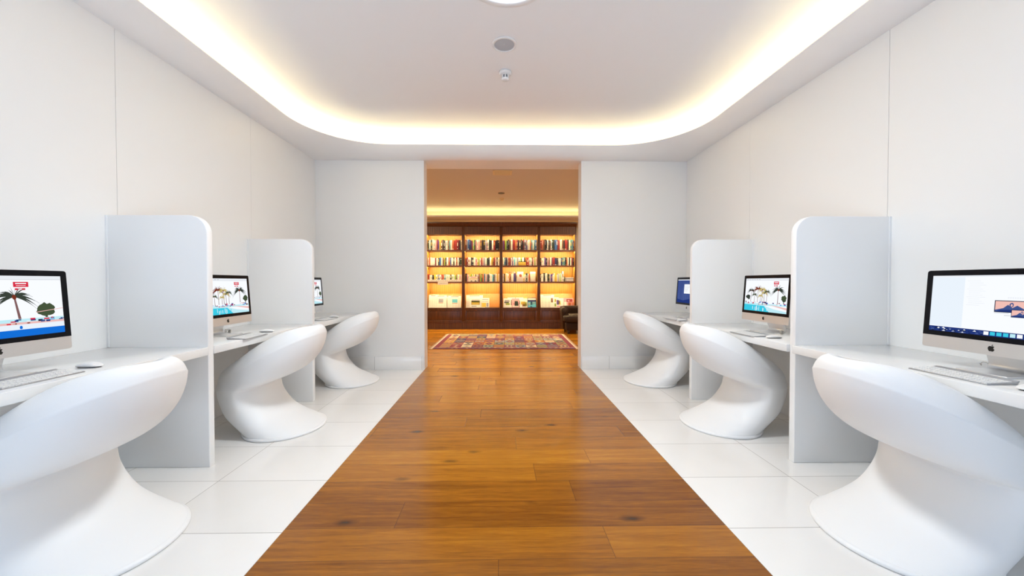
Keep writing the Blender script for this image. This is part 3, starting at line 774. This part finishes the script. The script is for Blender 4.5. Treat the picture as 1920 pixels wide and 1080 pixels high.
ROWS = [["gwgwwpmuyakkewatworrmmkw", "mebnnmlgpwpakkepwgkwrkkk", "umlgkawmromkakkmeuewotwtb", "moakkwkawgkbbmrwwakrrkwttu"],
        ["wowwwmwkbwalkwobwgwrwkg", "rmwwkkwpylwrpewgkwyarwkw", "wtnkermwuwcwe_rrowwkowlw", "kwwukpawemrnkewnttkowkwmk"],
        ["rwwkywebwrotwwwkwwlawpw", "kpwylwywawealgotpekewwckewyw", "wkywwwoawwun_wgwwpywgwo", "kwwkkwwgkwuuwwyywewlw"]]
ORD = ['first', 'second', 'third', 'fourth', 'fifth', 'sixth', 'seventh', 'eighth', 'ninth', 'tenth', 'eleventh', 'twelfth', 'thirteenth', 'fourteenth', 'fifteenth', 'sixteenth', 'seventeenth', 'eighteenth',
       'nineteenth', 'twentieth', 'twenty-first', 'twenty-second', 'twenty-third', 'twenty-fourth', 'twenty-fifth', 'twenty-sixth', 'twenty-seventh', 'twenty-eighth', 'twenty-ninth', 'thirtieth']
SHN = ('top', 'middle', 'lower')
BH = ((0.235, 0.268), (0.182, 0.208), (0.17, 0.215))
def book(w, d, h, c, c2, rnd):
    mb = MB(); cv = 0.0022
    mb.box((0, 0.006, cv), (w, d - .004, h - .004), 1)
    mb.box((0, 0, 0), (cv, d, h)); mb.box((w - cv, 0, 0), (w, d, h))
    mb.add([(0, .004, 0), (w * .2, 0, 0), (w * .8, 0, 0), (w, .004, 0), (w, .008, 0), (0, .008, 0), (0, .004, h), (w * .2, 0, h), (w * .8, 0, h), (w, .004, h), (w, .008, h), (0, .008, h)],
           [(0, 1, 7, 6), (1, 2, 8, 7), (2, 3, 9, 8), (3, 4, 10, 9), (5, 0, 6, 11), (0, 5, 4, 3, 2, 1), (6, 7, 8, 9, 10, 11)])
    k = rnd.random()
    a0, a1 = (.36, .64) if k < .45 else (.22, .78)
    for a, b in (((.5, .86),) if k < .3 else ((.12, .2), (.42, .74)) if k < .55 else ((.06, .14),) if k < .7 else ((.78, .82), (.1, .13)) if k < .85 else ()):
        mb.add([(w * a0, -.0006, h * a), (w * a1, -.0006, h * a), (w * a1, -.0006, h * b), (w * a0, -.0006, h * b)], [(0, 1, 2, 3)], 2)
    return mb.build('book', [M['bk_' + c], M['paper'], M['bk_' + c2]])
rnd = random.Random(11)
for r in range(3):
    for b in range(4):
        x = BX0 + b * BP + 0.044; xe = BX0 + (b + 1) * BP - 0.044
        s = ROWS[r][b]; end = xe
        if (r, b) == (2, 3): end = x + 0.54
        if (r, b) == (2, 2): end = xe - 0.17
        gap = {(1, 2): (.455, .685), (2, 2): (.385, .40)}.get((r, b))
        ws = [rnd.uniform(.75, 1.25) if c != '_' else 0 for c in s]
        if gap:
            n0 = s.index('_'); W = xe - x; k0 = gap[0] * W / sum(ws[:n0]); k1 = (end - x - gap[1] * W) / sum(ws[n0:])
            ws = [q * (k0 if j < n0 else k1) for j, q in enumerate(ws)]; ws[n0] = (gap[1] - gap[0]) * W
        k = (end - x) / sum(ws)
        i = 0
        for c, wq in zip(s, ws):
            w = wq * k
            if c == '_':
                x += w; continue
            lo, hi = BH[r]
            if r == 2 and b == 0: lo, hi = .165, .185
            h = rnd.uniform(lo, hi); d = rnd.uniform(.14, .19)
            c2 = rnd.choice('wwykere') if c not in 'w' else rnd.choice('kgrbpaylt')
            o = book(w - 0.001, d, h, c, c2, rnd)
            o.location = (x + .0005, YF + rnd.uniform(.085, .10), SHZ[r] + .0003)
            tag(o, f'{BNAME[c]} book, {ORD[i]} from left on the {SHN[r]} book shelf of the {BAYN[b]} bookcase bay', 'book', 'books standing on the library shelves')
            i += 1; x += w
# objects lying or standing among the books
def slab_thing(name, label, cat, lo, hi, m, parts=(), group=None):
    t = thing(name, label, cat, ((lo[0] + hi[0]) / 2, lo[1], lo[2]), 0, group)
    hx = (hi[0] - lo[0]) / 2
    MB().box((-hx, 0, 0), (hx, hi[1] - lo[1], hi[2] - lo[2])).build(parts[0] if parts else 'body', m, t, bevel=.002)
    return t, hx
bx = lambda b, u: BX0 + b * BP + 0.042 + u * (BP - 0.084)
z = SHZ[1] + .0005
t, hx = slab_thing('book_box', 'yellow box lying in front of books on the middle shelf of the third bookcase bay', 'box', (bx(2, .462), YF + .065, z), (bx(2, .678), YF + .17, z + .085), M['bk_y'], ('carton',))
MB().box((-hx, 0.004, .0852), (hx, .105, .1)).build('lid', M['bk_k'], t)
for k, (c, w) in enumerate((('w', .05), ('l', .05), ('w', .045), ('k', .03))):
    o = book(w, .06, .205, c, 'g', rnd); o.location = (bx(2, .465) + k * .047, YF + .19, z + .0003)
    tag(o, f'{BNAME[c]} book standing behind the yellow box, {ORD[k]} of four from left', 'book', 'books standing behind the yellow box')
z = SHZ[2] + .0005
t = thing('shelf_sign', 'long white notice strip standing before books on the lower book shelf of the first bay', 'sign', (bx(0, .5), YF + .06, z), 0)
MB().box((-.42, 0, 0), (.42, .004, .05)).build('strip', M['bk_w'], t)
mb = MB(); [mb.box((-.33 + i * .055, -.0006, .018), (-.33 + i * .055 + rnd.uniform(.02, .045), -.0001, .028)) for i in range(12)]
mb.build('lettering', M['bk_e'], t)
t = thing('shelf_sign', 'small white card hanging on the shelf edge above the newspapers of the first bay', 'sign', (bx(0, .46), YF - .012, z - .075), 0)
MB().box((-.125, 0, 0), (.125, .003, .072)).build('card', M['bk_w'], t)
mb = MB(); [mb.box((-.085 + i * .03, -.0006, .03), (-.085 + i * .03 + rnd.uniform(.012, .026), -.0001, .042)) for i in range(6)]
mb.build('lettering', M['bk_e'], t)
t = thing('leaning_booklet', 'white booklet with a yellow stripe leaning on books in the second bookcase bay', 'booklet', (bx(1, .24), YF + .06, z), 0)
MB().box((-.105, 0, 0), (.105, .006, .125)).build('cover', M['bk_w'], t)
mb = MB(); mb.box((-.10, -.0008, .062), (.10, -.0001, .075), 0); mb.prism([(-.08, .005), (-.02, .005), (-.05, .03)], -.0008, 1, -.0001); mb.prism([(.02, .005), (.09, .005), (.05, .035)], -.0008, 1, -.0001)
mb.prism([(-.08, .118), (.08, .118), (.06, .098), (-.06, .098)], -.0008, 2, -.0001)
mb.build('printed_pattern', [M['bk_y'], M['bk_k'], M['bk_p']], t)
t, hx = slab_thing('folder', 'tall white folder at the end of the lower book shelf of the third bay', 'folder', (bx(2, .81), YF + .075, z), (bx(2, .965), YF + .2, z + .245), M['bk_w'], ('cover',))
MB().box((-hx + .02, -.001, .04), (hx - .02, .0002, .2)).build('title_label', M['paper'], t)
t, hx = slab_thing('picture_album', 'white album leaning before books on the lower book shelf of the third bay', 'album', (bx(2, .42), YF + .058, z), (bx(2, .60), YF + .072, z + .245), M['bk_w'], ('cover',))
MB().prism([(-.02, .12), (.03, .11), (.045, .16), (.01, .19), (-.03, .17)], -.001, z0=-.0002).build('picture', M['bk_o'], t)
o = book(.03, .15, .255, 'w', 'a', rnd); o.location = (bx(3, .655), YF + .09, z + .0003)
tag(o, 'tall cream white book standing alone beside the flat pile in the fourth bookcase bay', 'book', 'books standing on the library shelves')
o = book(.02, .15, .13, 'g', 'w', rnd); o.location = (bx(3, .694), YF + .09, z + .0003)
tag(o, 'small dark green book beside the flat pile in the fourth bookcase bay', 'book', 'books standing on the library shelves')
for k in range(4):
    o = book(.026, .15, .20, 'w' if k % 2 else 'e', 'a', rnd)
    o.rotation_euler = (0, PI / 2, 0); o.location = (bx(3, .745), YF + .08, z + .0265 * (k + 1))
    tag(o, f'{"cream white" if k % 2 else "grey"} book lying flat, {("lowest", "second from bottom", "third from bottom", "topmost")[k]} of the pile in the fourth bookcase bay', 'book', 'books lying in a flat pile')
for k, (u, c) in enumerate(((.2, 'a'), (.32, 'o'))):
    o = book(.028, .12, .09, c, 'w', rnd); o.rotation_euler = (0, PI / 2, 0); o.location = (bx(2, u - .04), YF + .09, SHZ[2] + .2165 + .029)
    tag(o, f'{BNAME[c]} book lying flat across upright books on the lower shelf of the third bay', 'book', 'books lying on other books')

# leaflets and magazines on the bottom display shelves
def paper(name, label, cat, xc, w, h, yoff, cover, marks, group, thick=.006):
    t = thing(name, label, cat, (xc, YF + yoff, 0.5205), 0, group)
    tl = Matrix.Rotation(math.radians(-14), 4, 'X')
    MB().box((-w / 2, 0, .003), (w / 2, thick, h), 0, tl).build('pages', M[cover], t)
    mb = MB(); ks = []
    for k, u0, v0, u1, v1 in marks:
        if k not in ks: ks.append(k)
        mb.box(((u0 - .5) * w, -.0008, v0 * h), ((u1 - .5) * w, -.0001, v1 * h), ks.index(k), tl)
    if marks: mb.build('print', [M[k] for k in ks], t)
    return t
rn = random.Random(5)
def news(r2, photo):
    m = [('bk_e', .05, .90, .95, .905), ('bk_a', .2, .92, .8, .965)]
    m += [(photo, .3, .42, .72, .72), ('bk_o', .3, .36, .72, .40)] if photo else []
    for c in range(4):
        for i in range(8):
            if photo and .2 < c * .25 < .7 and 2 < i < 7: continue
            m.append(('bk_e', .05 + c * .235, .08 + i * .095, .05 + c * .235 + r2.uniform(.14, .2), .095 + i * .095))
    return m
NG = 'newspapers on the bottom display shelf'
paper('newspaper', 'white newspaper at the far left of the bottom display, half hidden behind another', 'newspaper', bx(0, .165), .25, .325, .09, 'bk_w', news(rn, None), NG)
paper('newspaper', 'white newspaper with a pale picture, second from left in the bottom display', 'newspaper', bx(0, .38), .28, .315, .055, 'bk_w', news(rn, 'bk_e'), NG)
paper('newspaper', 'white newspaper standing behind two others in the middle of the first bookcase bay', 'newspaper', bx(0, .57), .24, .305, .09, 'bk_w', news(rn, None), NG)
paper('newspaper', 'white newspaper with a blue picture at the right end of the first bookcase bay', 'newspaper', bx(0, .785), .32, .30, .05, 'bk_w', news(rn, 'bk_c'), NG)
paper('newspaper', 'large white newspaper standing at the back of the second bookcase bay', 'newspaper', bx(1, .265), .42, .315, .09, 'bk_w', news(rn, None), NG)
paper('newspaper', 'white newspaper with a brown landscape picture in the second bookcase bay', 'newspaper', bx(1, .30), .25, .24, .045, 'bk_w', [('bk_k', .08, .3, .92, .74), ('bk_y', .1, .32, .9, .6), ('bk_l', .1, .6, .9, .72), ('bk_e', .1, .8, .9, .86), ('bk_e', .1, .1, .6, .2)], NG)
paper('magazine', 'cream magazine with a yellow corner in the second bookcase bay', 'magazine', bx(1, .585), .20, .245, .05, 'bk_w', [('bk_y', .05, .06, .6, .5), ('bk_e', .65, .1, .9, .5), ('bk_e', .1, .8, .9, .88), ('bk_e', .1, .62, .9, .68), ('bk_k', .5, .02, .95, .05)], 'magazines on the bottom display shelf')
cols = ['bk_w', 'bk_w', 'bk_p', 'bk_w', 'bk_w', 'bk_y']
MGL = ['cream magazine with a red and green strip, first from left in the third bookcase bay', 'white magazine with a grey sky picture, second from left in the third bookcase bay', 'pale pink magazine, third from left in the third bookcase bay',
       'white magazine with a green mark, fourth from left in the third bookcase bay', 'white magazine with a dark figure, fifth from left in the third bookcase bay', 'yellow magazine tucked before the blue one in the third bookcase bay']
for i in range(6):
    mk = [(rn.choice(['bk_l', 'bk_o', 'bk_g', 'bk_e', 'bk_y']), .1 + rn.random() * .3, .1 + rn.random() * .5, .6 + rn.random() * .3, .35 + rn.random() * .5) for _ in range(3)] + [('bk_r', .2, .40, .8, .44), ('bk_k', .3, .34, .9, .37), ('bk_w', .1, .08, .9, .22)]
    paper('magazine', MGL[i], 'magazine', bx(2, .13 + i * .122), .19, .235 + .02 * (i % 2), .05 + .022 * (i % 2), cols[i], mk, 'magazines on the bottom display shelf')
paper('magazine', 'blue magazine with a white picture at the right end of the third bookcase bay', 'magazine', bx(2, .855), .22, .25, .036, 'bk_n', [('bk_w', .05, .78, .95, .95), ('bk_c', .05, .05, .95, .6), ('bk_w', .55, .3, .9, .58), ('bk_n', .35, .25, .55, .62), ('bk_k', .3, .05, .5, .15), ('bk_w', .08, .2, .3, .5)], 'magazines on the bottom display shelf')
paper('newspaper', 'tall white newspaper at the left of the fourth bookcase bay', 'newspaper', bx(3, .22), .345, .325, .085, 'bk_w', news(rn, None), NG)
paper('magazine', 'cream magazine with a yellow flower picture in the fourth bookcase bay', 'magazine', bx(3, .42), .22, .26, .055, 'bk_w', [('bk_a', .1, .5, .35, .92), ('bk_y', .5, .55, .95, .85), ('bk_k', .62, .62, .8, .75), ('bk_l', .5, .1, .9, .4)], 'magazines on the bottom display shelf')
paper('magazine', 'white magazine with a purple portrait in the fourth bookcase bay', 'magazine', bx(3, .60), .22, .24, .045, 'bk_w', [('bk_u', .06, .3, .3, .8), ('bk_y', .3, .3, .5, .7), ('bk_a', .25, .4, .42, .75), ('bk_p', .05, .05, .5, .2)], 'magazines on the bottom display shelf')
paper('magazine', 'pink and orange magazine at the right end of the fourth bookcase bay', 'magazine', bx(3, .835), .25, .24, .036, 'bk_p', [('bk_o', .45, .04, .98, .55), ('bk_r', .3, .6, .9, .9), ('bk_p', .4, .65, .6, .8), ('bk_r', .55, .1, .62, .5), ('bk_p', .75, .1, .85, .5), ('bk_w', .05, .05, .3, .6)], 'magazines on the bottom display shelf')

# ------------------------------------------------------------------ rug
def rug():
    t = thing('patchwork_rug', 'patchwork kilim rug with cream fringes on the wooden library floor', 'rug', (0.075, 7.32, 0.0), -0.02)
    hw, hd, th = 1.235, 0.92, 0.010
    pal = ['ru_rose', 'ru_gold', 'ru_olive', 'ru_wine', 'ru_grey', 'ru_rust', 'ru_navy', 'ru_cream', 'ru_plum']
    cs = [(158, 108, 100), (186, 150, 92), (142, 138, 104), (132, 68, 80), (150, 152, 152), (172, 112, 74), (78, 78, 104), (206, 188, 158), (116, 84, 108)]
    for k, c in zip(pal, cs): M[k] = mat('rug_' + k[3:], srgb(*c), 0.95, spec=0.1, bump=.6, bscale=160)
    mb = MB(); mb.box((-hw, -hd, 0), (hw, hd, th), 3)
    r = random.Random(21); z = th + .0006
    q = lambda pts, m, dz=0: mb.add([(x, y, z + dz) for x, y in pts], [list(range(len(pts)))], m)
    # border bands with short dashes
    for y0, y1, m in ((-hd, -hd + .05, 8), (-hd + .05, -hd + .11, 0), (hd - .11, hd - .05, 1), (hd - .05, hd, 2)):
        q([(-hw, y0), (hw, y0), (hw, y1), (-hw, y1)], m)
        for i in range(26):
            x = -hw + i * .095 + r.uniform(0, .03); q([(x, y0 + .012), (x + .05, y0 + .012), (x + .035, y1 - .012), (x + .01, y1 - .012)], r.choice([3, 4, 5, 6, 7]), .0004)
    for x0, x1, m in ((-hw, -hw + .08, 3), (hw - .08, hw, 3)):
        q([(x0, -hd + .11), (x1, -hd + .11), (x1, hd - .11), (x0, hd - .11)], m)
    X0, X1, Y0, Y1_ = -hw + .08, hw - .08, -hd + .11, hd - .11; nx, ny = 12, 6
    for i in range(nx):
        for j in range(ny):
            x0 = X0 + (X1 - X0) * i / nx; x1 = X0 + (X1 - X0) * (i + 1) / nx; y0 = Y0 + (Y1_ - Y0) * j / ny; y1 = Y0 + (Y1_ - Y0) * (j + 1) / ny
            a, b, c = r.sample(range(9), 3); k = r.randrange(4); w, h = x1 - x0, y1 - y0
            q([(x0 + .005, y0 + .005), (x1 - .005, y0 + .005), (x1 - .005, y1 - .005), (x0 + .005, y1 - .005)], a)
            P = lambda u, v: (x0 + u * w, y0 + v * h)
            if k == 0:
                q([P(.5, .06), P(.94, .5), P(.5, .94), P(.06, .5)], b, .0004); q([P(.5, .28), P(.74, .5), P(.5, .72), P(.26, .5)], c, .0008); q([P(.5, .42), P(.6, .5), P(.5, .58), P(.4, .5)], a, .0012)
            elif k == 1:
                for s in range(4):
                    v = .05 + s * .24
                    for u in range(3): q([P(.04 + u * .31, v), P(.195 + u * .31, v + .13), P(.35 + u * .31, v), P(.35 + u * .31, v + .08), P(.195 + u * .31, v + .21), P(.04 + u * .31, v + .08)][:6], b if s % 2 else c, .0004)
            elif k == 2:
                for s in range(5): q([P(.05, .06 + s * .19), P(.95, .06 + s * .19), P(.95, .15 + s * .19), P(.05, .15 + s * .19)], (b, c)[s % 2], .0004)
                for s in range(5): q([P(.1 + s * .18, .3), P(.18 + s * .18, .5), P(.1 + s * .18, .7), P(.02 + s * .18 + .02, .5)], (c, b)[s % 2], .0008)
            else:
                q([P(.04, .04), P(.96, .04), P(.5, .5)], b, .0004); q([P(.04, .96), P(.5, .5), P(.96, .96)], b, .0004); q([P(.3, .12), P(.7, .12), P(.5, .34)], c, .0008); q([P(.3, .88), P(.5, .66), P(.7, .88)], c, .0008)
    mb.build('woven_field', [M[k] for k in pal], t)
    for s in (-1, 1):
        f = MB(); n = 60
        f.box((min(s * hw, s * (hw + .03)), -hd, 0), (max(s * hw, s * (hw + .03)), hd, .008))
        for i in range(n):
            y = -hd + (i + .5) * 2 * hd / n; e = r.uniform(-.006, .006)
            f.add([(s * (hw + .03), y - .010, .004), (s * (hw + .03), y + .010, .004), (s * (hw + .075), y + e, .002), (s * (hw + .03), y - .010, .001), (s * (hw + .03), y + .010, .001), (s * (hw + .075), y + e, .0005)],
                  [(0, 1, 2), (3, 5, 4), (0, 3, 4, 1), (1, 4, 5, 2), (2, 5, 3, 0)])
        f.build('fringe', M['fringe'], t)
rug()

# ------------------------------------------------------------------ armchair
def armchair():
    t = thing('leather_armchair', 'dark brown leather armchair by the bookcase, partly hidden by the doorway', 'armchair', (1.80, 8.40, 0), 0.0)
    def rb(name, lo, hi, r, par=t, puff=0.0):
        mb = MB(); nx = 10
        o = mb.box(lo, hi).build(name, M['leather'], par, bevel=r, seg=5)
        return o
    # upholstered base, set back under the cushion
    rb('base', (-.36, -.20, .08), (.36, .36, .26), .03)
    # seat cushion with crowned top
    mb = MB(); rings = []
    for k in range(13):
        x = -.40 + .80 * k / 12; e = 1 - abs(k / 6 - 1) ** 6
        pr = []
        for j in range(28):
            a = 2 * PI * j / 28; c, s = math.cos(a), math.sin(a)
            y = .05 + .33 * math.copysign(abs(c) ** .35, c) * (.85 + .15 * e); z = .335 + (.085 * math.copysign(abs(s) ** .45, s)) * (.55 + .45 * e) + (.012 * (1 - (y / .4) ** 2) if s > 0 else 0)
            pr.append((x, y, z))
        rings.append(pr)
    MB().loft(rings).build('seat_cushion', M['leather'], t, smooth=True)
    # wrap-around arms and back: rolled top swept along a horseshoe
    def wall(path, name, ztop):
        rings = []
        for i, (x, y, nx, ny) in enumerate(path):
            pr = [(-.05, .10), (-.06, .30), (-.075, .46), (-.085, ztop - .06), (-.06, ztop - .015), (0, ztop), (.06, ztop - .02), (.075, ztop - .07), (.055, ztop - .13), (.05, .38), (.05, .10)]
            rings.append([(x + nx * a, y + ny * a, z) for a, z in pr])
        MB().loft(rings).build(name, M['leather'], t, smooth=True)
    for s in (-1, 1):
        wall([(s * .345, -.02, -s, 0), (s * .345, 0.0, -s, 0), (s * .345, .15, -s, 0), (s * .345, .30, -s, 0)], 'arm', .585)
    path = []
    for k in range(13):
        a = PI - k / 12 * PI; path.append((.345 * math.cos(a), .30 + .13 * math.sin(a), -math.cos(a), -math.sin(a)))
    wall(path, 'backrest', .60)
    for sx in (-1, 1):
        for y in (-.15, .30):
            o = MB().lathe([(.018, 0), (.022, .01), (.026, .05), (.034, .085)], 16).build('leg', M['dark_leg'], t, smooth=True)
            o.location = (sx * .30, y, 0)
armchair()

# ------------------------------------------------------------------ light
def area(name, loc, rot, sx, sy, power, col, shape='RECTANGLE'):
    l = bpy.data.lights.new(name, 'AREA'); l.shape = shape; l.size = sx; l.size_y = sy; l.energy = power; l.color = col
    o = bpy.data.objects.new(name, l); COL.objects.link(o); o.location = loc; o.rotation_euler = rot; return o
area('ceiling_lamp_light', (0.045, 2.285, ZC - 0.025), (0, 0, 0), 0.5, 0.5, 36, (0.92, 0.97, 1.0), 'DISK')
area('daylight_doorway', ((RX0 + RX1) / 2, YB - 0.1, RZ / 2), (PI / 2, 0, 0), RX1 - RX0, RZ, 6, (0.42, 0.66, 1.0))
area('ceiling_fill', (-0.5, YB - 0.9, 0.05), (math.radians(180 - 40), 0, 0), 3.0, 1.2, 46, (0.72, 0.85, 1.0))  # added uplight outside the doorway, out of view, to brighten the ceiling
area('library_fill', (-2.2, 7.2, LZ - .05), (0, 0, 0), 0.4, 0.4, 46, (1.0, 0.84, 0.60), 'DISK')  # pair of unseen lights added for warm ambience in the library
area('library_fill', (2.4, 7.2, LZ - .05), (0, 0, 0), 0.4, 0.4, 46, (1.0, 0.84, 0.60), 'DISK')
w = bpy.data.worlds.new('daylight'); S.world = w; w.use_nodes = True
bg = w.node_tree.nodes['Background']; bg.inputs[0].default_value = (0.50, 0.68, 1.0, 1); bg.inputs[1].default_value = 0.3

# ------------------------------------------------------------------ camera
yaw, pit, rol, sx, f, H = .01386, .0153, -.00076, -11.26, 699.15, 1.15
c, s = math.cos, math.sin
r0 = Vector((c(yaw), -s(yaw), 0)); u0 = Vector((s(yaw) * s(pit), c(yaw) * s(pit), c(pit))); fw = Vector((s(yaw) * c(pit), c(yaw) * c(pit), -s(pit)))
R = r0 * c(rol) + u0 * s(rol); U = u0 * c(rol) - r0 * s(rol)
cam = bpy.data.cameras.new('camera'); co = bpy.data.objects.new('camera', cam); COL.objects.link(co)
mt = Matrix((R, U, -fw)).transposed().to_4x4(); mt.translation = (0, 0, H); co.matrix_world = mt
cam.sensor_fit = 'HORIZONTAL'; cam.sensor_width = 36; cam.lens = f / 1920 * 36; cam.shift_x = -sx / 1920; cam.clip_start = 0.02
S.camera = co
S.view_settings.view_transform = 'Standard'; S.view_settings.look = 'None'; S.view_settings.gamma = 1; S.view_settings.exposure = 0.68
S.view_settings.use_curve_mapping = False
S.cycles.use_denoising = True
S.cycles.max_bounces = 10; S.cycles.diffuse_bounces = 6; S.cycles.glossy_bounces = 4
S.cycles.sample_clamp_indirect = 6
